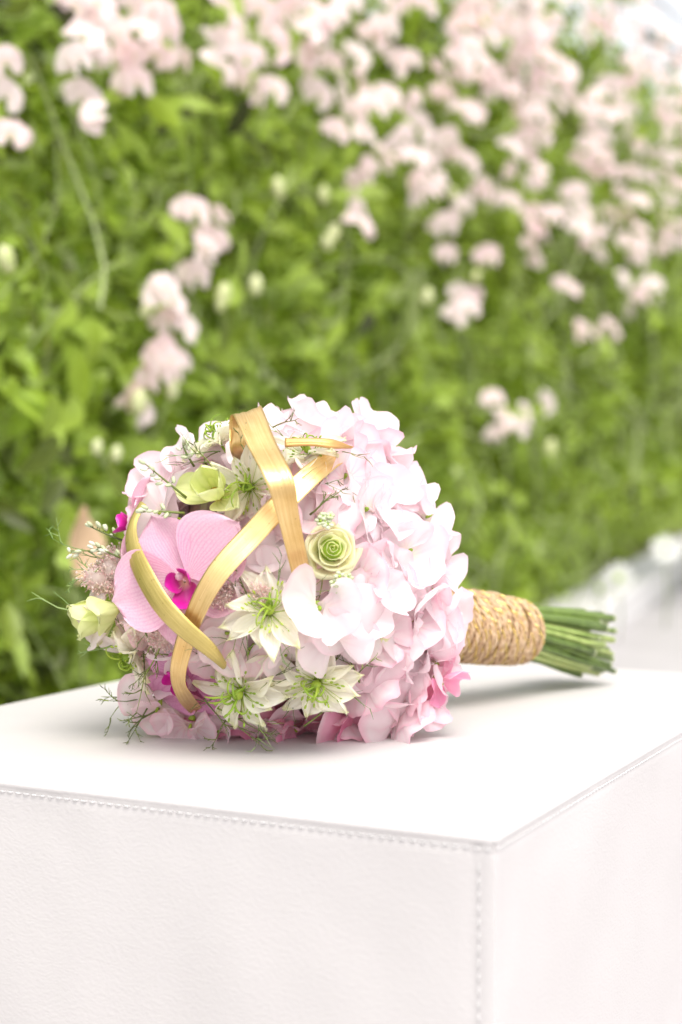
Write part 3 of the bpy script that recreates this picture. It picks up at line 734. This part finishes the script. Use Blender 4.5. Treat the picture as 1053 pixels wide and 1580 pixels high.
# --- roses
def rose(pos, n, roll, s, label, seed):
    cb_ = MB(); cb_.tube([(0, 0, -.02), (0, 0, -.010), (0, 0, -.004)], [.002, .006, .010], 10); cb_.blob((0, 0, .0005), .0085, 14, 8, (1, 1, .72), .9)
    o = add('spray_rose', cb_.mesh('rose_base'), bq, M['style'], bl(frame(pos, n, roll) @ Matrix.Scale(s, 4)))
    q = random.Random(seed); K = 16
    for k in range(K):
        t = k / (K - 1); r0 = .0013 + .0125 * t ** 1.05; a0 = k * 2.39996; span = R(120 - 42 * t) if k else R(165)
        hgt = .0150 - .0060 * t; flare = .0002 + .0085 * t * t; P, A = [], []
        for i in range(10):
            v = i / 9; row, ar = [], []
            for j in range(17):
                u = 2 * j / 16 - 1; a = a0 + u * span
                edge = 1 - .25 * abs(u) ** 3 - (.05 * math.cos(6 * u + k))
                z = (.0105 - .0065 * t * t) - (.0042 + .010 * t ** 1.5) * (1 - v * edge)
                rr_ = r0 * (.62 + .45 * math.sin(math.pi * min(1, .15 + v * .62))) + flare * v ** 3 + .0009 * u * (1 if k < 7 else .7)
                rr_ += (.0004 * math.sin(3 * a + k) + .0010 * t * math.sin(2 * a + 1.3 * k) + .0007 * t * math.sin(5 * a + k)) * v
                if v > .85: z -= flare * .5 * (v - .85) / .15
                row.append(Vector((rr_ * math.cos(a), rr_ * math.sin(a), z))); ar.append((u, v, 0))
            P.append(row); A.append(ar)
        add('petal', grid_mesh('rose_petal', (P, A)), o, M['rose'], Matrix.Identity(4))
    o['label'] = label; return o
p = on_dome(512, 848, .014); rose(p, (p - DC).normalized() * .5 + (CAM - p).normalized() * .9 + Vector((.02, 0, .1)), 0.4, .86, 'pale green rose beside the tip of the upper gold leaf', 1)
p = on_dome(556, 966, .001); rose(p, (p - DC).normalized() * .7 + (CAM - p).normalized() * .5 + Vector((.15, 0, .1)), 2.4, 1.05, 'creamy yellow rose half hidden under a sweet pea', 2)

# --- nigella
npet = [grid_mesh('nigella_petal', long_petal(.0300, .0150, .75, -.14 + .06 * k, .35, .05, 90 + k, 17, 13, .55, .12)) for k in range(5)]
def curl(b, base, d, ln, turn, rad, seg=12, mark=0.0):
    """a filament that starts along d and bends steadily"""
    p = Vector(base); d = Vector(d).normalized(); ax = d.orthogonal().normalized(); ax = Matrix.Rotation(rnd.uniform(0, 6.28), 3, d) @ ax
    pts = [p.copy()]
    for i in range(seg):
        d = Matrix.Rotation(turn / seg * (1 + i / seg), 3, ax) @ d; p = p + d * ln / seg; pts.append(p.copy())
    b.tube(pts, [rad * (1 - .55 * i / seg) for i in range(seg + 1)], 5, True, mark)
    return pts[-1], d
NIG = []
def nigella(pos, n, roll, s, label, npt=14, tilt=(-10, 14)):
    ov = MB(); ov.blob((0, 0, .0045), .0033, 10, 8, (1, 1, 1.25)); ov.tube([(0, 0, -.02), (0, 0, 0)], .0012, 6)
    o = add('nigella_flower', ov.mesh('nigella_ovary'), bq, M['style'], bl(frame(pos, n, roll) @ Matrix.Scale(s, 4)))
    for k in range(npt):
        add('petal', npet[k % 5], o, M['nigella'], RZ(2 * math.pi * k / npt + rnd.uniform(-.28, .28)) @ T(0, .002, -.0012 * (k % 3)) @ RX(R(rnd.uniform(*tilt) * 1.6)) @ RY(R(rnd.uniform(-28, 28))) @ Matrix.Diagonal((rnd.uniform(.6, 1.1), rnd.uniform(.62, 1.06), 1, 1)))
    for k in range(8):
        a = 2 * math.pi * k / 8 + rnd.uniform(-.3, .3); b = MB()
        curl(b, (.002 * math.cos(a), .002 * math.sin(a), .009), (.45 * math.cos(a), .45 * math.sin(a), 1), rnd.uniform(.013, .019), rnd.uniform(1.2, 3.4), .00085, 14)
        add('style', b.mesh('style'), o, M['style'], Matrix.Identity(4))
    b = MB()
    for k in range(30):
        a = 2 * math.pi * k / 30 + rnd.uniform(-.1, .1); el = rnd.uniform(.15, .75); d = Vector((math.cos(a), math.sin(a), el))
        e, dd = curl(b, (.0025 * math.cos(a), .0025 * math.sin(a), .001), d, rnd.uniform(.008, .0165), rnd.uniform(-.3, .5), .00028, 5, .2)
        b.blob(e + dd * .0010, .00072, 6, 5, (1, 1, 2.1), mark=.8, rot=dd.to_track_quat('Z', 'Y').to_matrix())
    tag(add('stamens', b.mesh('stamens'), o, M['style'], Matrix.Identity(4)), kind='stuff')
    o['label'] = label; return o
for (x, y, s, dn, roll, lab) in [(373, 1066, 1.05, (-.4, -.4, .1), .2, 'white nigella lowest on the left, above the pouf'), (490, 1052, 1.0, (-.4, -.3, .05), 1.0, 'white nigella to the right of the lowest one'),
        (416, 945, .95, (.1, -.3, .75), 2.2, 'white nigella in the middle below the upper gold leaf tip'), (205, 1008, .92, (-.35, -.1, -.5), .5, 'drooping white nigella at the lower left edge'),
        (388, 752, .9, (-.3, -.2, -.5), 1.4, 'white nigella between the lime flower and the gold leaf'), (474, 702, .85, (-.3, -.1, .7), .1, 'white nigella behind the top of the gold leaf'), (338, 680, .8, (-.45, .2, .5), 2.6, 'white nigella at the top left rim')]:
    p = on_dome(x, y, .021 if x == 416 else .015); nigella(p, (p - DC).normalized() + Vector(dn), roll, s, lab); NIG.append((p, (p - DC).normalized()))

# --- gold painted leaf blades
def blade(name, rows_px, mat, label, thick=.0007, fold=.0010, sub=8, lifts=.016):
    """rows_px: (left x, left y, right x, right y, lift left, lift right)"""
    Lp = [on_dome(a, b_, c5 + lifts) for a, b_, _, _, c5, _ in rows_px]; Rp = [on_dome(c_, d_, c6 + lifts) for _, _, c_, d_, _, c6 in rows_px]
    return blade3(name, Lp, Rp, mat, label, thick, fold, sub)
def crom(P, t):
    n = len(P) - 1; i = min(int(t * n), n - 1); f = t * n - i
    p0, p1, p2, p3 = P[max(i - 1, 0)], P[i], P[i + 1], P[min(i + 2, n)]
    return .5 * ((2 * p1) + (p2 - p0) * f + (2 * p0 - 5 * p1 + 4 * p2 - p3) * f * f + (3 * p1 - p0 - 3 * p2 + p3) * f ** 3)
def blade3(name, Lp, Rp, mat, label, thick, fold, sub):
    m = (len(Lp) - 1) * sub; cen = [(crom(Lp, i / m) + crom(Rp, i / m)) / 2 for i in range(m + 1)]
    W = 9; front, back, A = [], [], []
    for i in range(m + 1):
        l, r = crom(Lp, i / m), crom(Rp, i / m); t = (cen[min(i + 1, m)] - cen[max(i - 1, 0)]).normalized()
        x = (r - l); nn = x.cross(t).normalized()
        rf, rb = [], []
        for j in range(W):
            u = j / (W - 1); c = abs(2 * u - 1)
            th = thick * (1.0 if 0 < j < W - 1 else .35)
            h = fold * (1 - c) ** .6 + .00025 * math.sin(u * 30)
            p = l + x * u + nn * h
            rf.append(p + nn * th / 2 - BO); rb.append(p - nn * th / 2 - BO)
        front.append(rf); back.append(rb); A.append([(j / (W - 1), i / m * 4, 0) for j in range(W)])
    rows = [front[i] + back[i][::-1] for i in range(m + 1)]; AA = [A[i] + A[i][::-1] for i in range(m + 1)]
    b = MB(); b.grid(rows, AA, close=True); n2 = 2 * W
    b.f.append(tuple(range(n2))[::-1]); b.f.append(tuple(m * n2 + k for k in range(n2)))
    me = b.mesh(name, True); o = add('gold_leaf', me, bq, mat, Matrix.Identity(4)); o['label'] = label; return o
# upper loop: rises behind the left shoulder, folds over the top and comes down to the rose
LA = [on_dome(366, 720, -.01) + Vector((0, .035, 0)), at(357, 700, .945), at(354, 660, .942), at(357, 640, .935), at(366, 652, .922), at(384, 692, .905), at(411, 745, .886), at(430, 805, .897), at(453, 896, .918)]
RA = [on_dome(392, 720, -.01) + Vector((0, .035, 0)), at(386, 700, .965), at(396, 650, .960), at(401, 627, .945), at(408, 637, .935), at(425, 680, .913), at(453, 738, .888), at(463, 800, .898), at(481, 890, .920)]
blade3('gold_leaf', LA, RA, M['gold'], 'gold blade folded over the top and pointing down to the green rose', .0008, .0012, 8)
# long crossing blade
blade('gold_leaf', [(510, 692, 530, 714, .004, .0), (472, 718, 498, 740, .010, .008), (421, 765, 449, 788, .012, .011), (378, 811, 405, 835, .013, .012), (322, 874, 350, 895, .020, .020), (286, 945, 315, 954, .020, .020),
                    (266, 1010, 294, 1012, .017, .017), (264, 1050, 287, 1052, .014, .014), (277, 1083, 298, 1073, .010, .010), (298, 1104, 312, 1092, .0, .0)], M['gold'], 'long gold blade crossing the bouquet diagonally')
# left hook
blade('gold_leaf', [(217, 775, 226, 779, .012, .012), (200, 806, 212, 808, .018, .017), (194, 838, 216, 838, .021, .020), (206, 885, 232, 872, .024, .023), (235, 938, 260, 920, .025, .025), (272, 978, 292, 956, .024, .024), (318, 1012, 330, 992, .019, .019), (343, 1032, 350, 1022, .005, .005)],
      M['gold_olive'], 'olive gold blade hooked round the left of the large orchid', fold=-.0016)
# bronze tip at the top right
blade('gold_leaf', [(440, 676, 440, 690, .016, .014), (480, 676, 480, 688, .018, .016), (515, 678, 513, 692, .018, .016), (545, 690, 543, 692, .012, .012)], M['gold_brown'], 'short bronze leaf tip showing near the top')
blade('gold_leaf', [(222, 772, 228, 776, -.002, -.002), (206, 800, 214, 806, .004, .004), (198, 830, 210, 835, .010, .008), (204, 870, 216, 862, .008, .006)], M['pea_deep'], 'crimson underside of a leaf by the left hook', lifts=.004)

# --- small fillers
def wiry(name, start, d, ln, mat, depth=2, rad=.0007, spread=.75, nb=4, label=None, droop=0.0):
    b = MB()
    def br(p, d, ln, rad, lev):
        seg = 6; pts = [p.copy()]; d = d.normalized(); kids = []
        for i in range(seg):
            d = (d + Vector((rnd.gauss(0, .13), rnd.gauss(0, .13), rnd.gauss(-droop, .13)))).normalized(); p = p + d * ln / seg
            if p.z < PH + .004: p.z = PH + .004
            pts.append(p.copy())
            if lev > 0 and i >= 1 and rnd.random() < nb / seg: kids.append((p.copy(), d.copy(), ln * rnd.uniform(.35, .6) * (1 - .08 * i)))
        b.tube([q_ - BO for q_ in pts], [rad * (1 - .75 * i / seg) for i in range(seg + 1)], 5, True, rnd.random())
        for (kp, kd, kl) in kids:
            ax = kd.orthogonal(); ax = Matrix.Rotation(rnd.uniform(0, 6.28), 3, kd) @ ax
            br(kp, Matrix.Rotation(spread + rnd.uniform(-.2, .2), 3, ax) @ kd, kl, rad * .72, lev - 1)
    br(Vector(start), Vector(d), ln, rad, depth)
    o = add(name, b.mesh(name), bq, mat, Matrix.Identity(4)); return o
def dirpx(x0, y0, x1, y1, d=.95, dy=0.0):
    a, c = at(x0, y0, d), at(x1, y1, d + dy); return c - a
for (x0, y0, x1, y1, lift, mt, dp_, rad) in [
    (235, 1075, 150, 1092, .010, 'thread', 2, .0008), (240, 1100, 190, 1125, .006, 'thread', 2, .0008), (245, 1080, 170, 1060, .012, 'thread', 2, .0007), (225, 1090, 200, 1150, .010, 'thread', 2, .0007),
    (175, 945, 45, 952, .012, 'thread_light', 1, .0009), (165, 1000, 110, 1012, .010, 'thread_light', 1, .0008), (180, 880, 100, 795, .010, 'thread_light', 2, .0007), (185, 860, 105, 870, .010, 'thread_light', 2, .0008), (175, 850, 120, 905, .010, 'thread_light', 2, .0007),
    (345, 1120, 310, 1150, .024, 'thread', 2, .0006), (350, 1118, 400, 1150, .024, 'thread', 2, .0006), (330, 1100, 430, 1118, .026, 'thread', 2, .0006), (310, 1085, 360, 1125, .024, 'thread', 2, .0006),
    (470, 1130, 540, 1070, .020, 'thread', 1, .0007), (560, 1060, 530, 1000, .022, 'thread', 2, .0006), (545, 1060, 580, 1010, .022, 'thread', 1, .0006), (480, 790, 520, 745, .020, 'thread', 2, .0007),
    (400, 830, 385, 900, .010, 'thread', 2, .0006), (385, 930, 360, 880, .022, 'thread', 1, .0006), (420, 650, 460, 640, .020, 'thread', 2, .0006), (330, 720, 290, 690, .022, 'thread', 1, .0006), (500, 690, 560, 680, .024, 'thread', 1, .0005),
    (215, 975, 240, 1040, .020, 'thread', 2, .0007), (240, 1000, 225, 1100, .016, 'thread', 3, .0007), (260, 1060, 225, 1010, .016, 'thread', 2, .0006), (190, 985, 215, 940, .022, 'thread', 2, .0006), (400, 815, 430, 870, .006, 'thread', 2, .0006), (510, 860, 470, 930, .012, 'thread', 1, .0006)]:
    p = on_dome(x0, y0, lift); px0 = proj(p); d = p.y
    vec = dirpx(x0, y0, x1, y1, d); n = (p - DC).normalized()
    wiry('feathery_sprig', p - n * .004, vec + n * vec.length * .25, vec.length * 1.1, M[mt], dp_, rad)
for p, n in NIG:      # the thread-like collar of each nigella
    for k in range(5):
        t = n.orthogonal().normalized(); t = Matrix.Rotation(k * 1.257 + rnd.uniform(-.4, .4), 3, n) @ t
        wiry('thread_bract', p - n * .006 + t * .004, t + n * rnd.uniform(-.1, .45), rnd.uniform(.026, .040), M['thread_light'] if k % 2 else M['thread'], 1, .00045, .6, 5)
def bud_sprig(x0, y0, x1, y1, lift, n_=9):
    p = on_dome(x0, y0, lift); v = dirpx(x0, y0, x1, y1, p.y); nn = (p - DC).normalized(); b = MB()
    pts = [p + v * (i / 6) + nn * .006 * math.sin(i / 6 * 2) - BO for i in range(7)]; b.tube(pts, [.0009 - .0001 * i for i in range(7)], 6)
    bm_ = MB()
    for k in range(n_):
        t = .35 + .65 * k / (n_ - 1); q_ = p + v * t + nn * .006 * math.sin(t * 2) - BO
        off = Vector((rnd.gauss(0, 1), rnd.gauss(0, 1), rnd.gauss(.3, 1))).normalized() * (.0032 if t < .98 else .001)
        b.tube([q_, q_ + off * .9], .0003, 4, False); dd = (off.normalized() + v.normalized() * 1.1).normalized()
        bm_.blob(q_ + off + dd * .001, .0013, 6, 5, (1, 1, 1.9), rnd.random(), dd.to_track_quat('Z', 'Y').to_matrix())
    o = add('bud_sprig', b.mesh('bud_sprig'), bq, M['thread'], Matrix.Identity(4)); tag(add('buds', bm_.mesh('buds'), o, M['bud'], Matrix.Identity(4)), kind='stuff')
for a_ in [(288, 768, 232, 722, .024), (285, 792, 226, 796, .026), (200, 838, 152, 815, .012), (200, 852, 118, 852, .012), (300, 720, 290, 695, .012), (210, 870, 160, 842, .012)]: bud_sprig(*a_)
def fluff(x, y, rad, lift, name, mat, n_=170, hair=.0045, lab=None):
    p = on_dome(x, y, lift) - BO; b = MB(); nn = (p + BO - DC).normalized()
    b.blob(p, rad * .84, 12, 9, (1, 1, 1), .6)
    for k in range(n_):
        d = Vector((rnd.gauss(0, 1), rnd.gauss(0, 1), rnd.gauss(0, 1))).normalized()
        d = (d + nn * .5).normalized(); s_ = p + d * rad * rnd.uniform(.6, .95); e_ = s_ + (d + Vector((rnd.gauss(0, .4), rnd.gauss(0, .4), rnd.gauss(0, .4)))) * hair * rnd.uniform(.4, 1)
        b.tube([s_, e_], [.00028, .00018], 3, False, rnd.random())
        if k % 2: b.blob(e_, rnd.uniform(.0004, .0008), 5, 4, (1, 1, 1), rnd.random())
    o = add(name, b.mesh(name), bq, mat, Matrix.Identity(4))
    if lab: o['label'] = lab
for a_ in [(150, 892, .009), (170, 880, .009), (162, 902, .007), (182, 862, .007), (190, 892, .008), (343, 920, .007), (356, 906, .0045), (402, 915, .0045), (180, 905, .007), (250, 985, .006), (222, 975, .006)]:
    fluff(a_[0], a_[1], a_[2], .014 if a_[0] < 250 else .018, 'astilbe_tuft', M['astilbe'])
def wax(x, y, lift):
    p = on_dome(x, y, lift); o = None; nn = ((p - DC).normalized() + Vector((rnd.gauss(0, .3), -.3, rnd.gauss(0, .3)))).normalized(); b = MB()
    m = binv @ frame(p + Vector((rnd.gauss(0, .0012), rnd.gauss(0, .002), rnd.gauss(0, .0012))), nn, rnd.random() * 6) @ Matrix.Scale(rnd.uniform(.6, 1.15), 4)
    for k in range(5):
        a = k * 1.2566; b.blob(m @ Vector((.0021 * math.cos(a), .0021 * math.sin(a), .0006)), .0016, 7, 5, (1, 1, .7), .9)
    o = add('waxflower', b.mesh('waxflower'), bq, M['bud'], Matrix.Identity(4)); c = MB(); c.blob(m @ Vector((0, 0, .0012)), .0009, 6, 4); add('flower_centre', c.mesh('wax_centre'), o, M['style'], Matrix.Identity(4))
for x, y in [(522, 893), (534, 897), (528, 906), (540, 908), (545, 918), (535, 921), (546, 930), (549, 940), (518, 902), (495, 795), (502, 802), (490, 804), (498, 812), (507, 794), (538, 890)]: wax(x, y, .026)

# --- cut stems and twine handle
ref = HA.orthogonal().normalized(); ref2 = HA.cross(ref)
E0 = DC + HA * .02
def ax_pt(t): return HP1 + HA * t            # t metres along from HP1
WR = .0228
stem_i = 0
for k in range(60):
    a = k * 2.39996; rr0 = (WR - .005) * math.sqrt((k + .5) / 60)
    L_ = rnd.uniform(.146, .180) - (.010 if k % 5 == 0 else 0)
    sp = rnd.uniform(1.25, 1.75); tw = .5
    r_ = rnd.uniform(.0017, .0034); pts = []
    for i in range(9):
        t = -.05 + (L_ + .05) * i / 8; f = max(0, (t - .05) / .10)
        rad_ = rr0 * (1 + (sp - 1) * f); an = a + tw * t * 6 + rnd.gauss(0, .03)
        p = ax_pt(t) + (ref * math.cos(an) + ref2 * math.sin(an)) * rad_
        p.z -= .003 * f
        p.z = max(p.z, PH + .004 + r_)
        pts.append(p - BO)
    b = MB(); b.tube(pts, [r_] * 9, 8, True, rnd.random()); add('stem', b.mesh('stem'), bq, M['stem'], Matrix.Identity(4))
tb, gb = MB(), MB(); turns = 27; t0_, t1_ = -.03, .068
def wrapr(t): u = (t - t0_) / (t1_ - t0_); return WR + .0020 * math.sin(math.pi * min(1, max(0, u))) + .0012 * noise.noise(Vector((t * 60, 0, 5)))
per = 64; nT = turns * per; pl = [[], [], []]
for i in range(nT + 1):
    a = 2 * math.pi * i / per; t = t0_ + (t1_ - t0_) * i / nT + .0016 * math.sin(a * .5 + 1) + .0010 * math.sin(a * .23 + a)
    r0 = wrapr(t) + .0010 * math.sin(a * .31 + 2)
    out = ref * math.cos(a) + ref2 * math.sin(a); tw = a * 9.5
    for q in range(3):
        ph = tw + q * 2.094; c_ = .00095 if q < 2 else .00172
        p = ax_pt(t) + out * (r0 + c_ * math.cos(ph)) + HA * (c_ * math.sin(ph)); pl[q].append(p - BO)
for q in range(2): tb.tube(pl[q], .00135, 6)
gb.tube(pl[2], .0006, 4)
# a plain sleeve under the turns keeps the handle solid
sl = MB(); sl.tube([ax_pt(-.035) - BO, ax_pt(.0) - BO, ax_pt(.04) - BO, ax_pt(.065) - BO], WR - .0006, 24)
tw_o = add('twine_wrap', tb.mesh('twine_wrap'), bq, M['twine'], Matrix.Identity(4)); tw_o['label'] = 'brown twine wound tightly round the stems'
add('gold_thread', gb.mesh('gold_thread'), tw_o, M['glitter'], Matrix.Identity(4)); add('binding_tape', sl.mesh('binding_tape'), tw_o, M['twine'], Matrix.Identity(4))
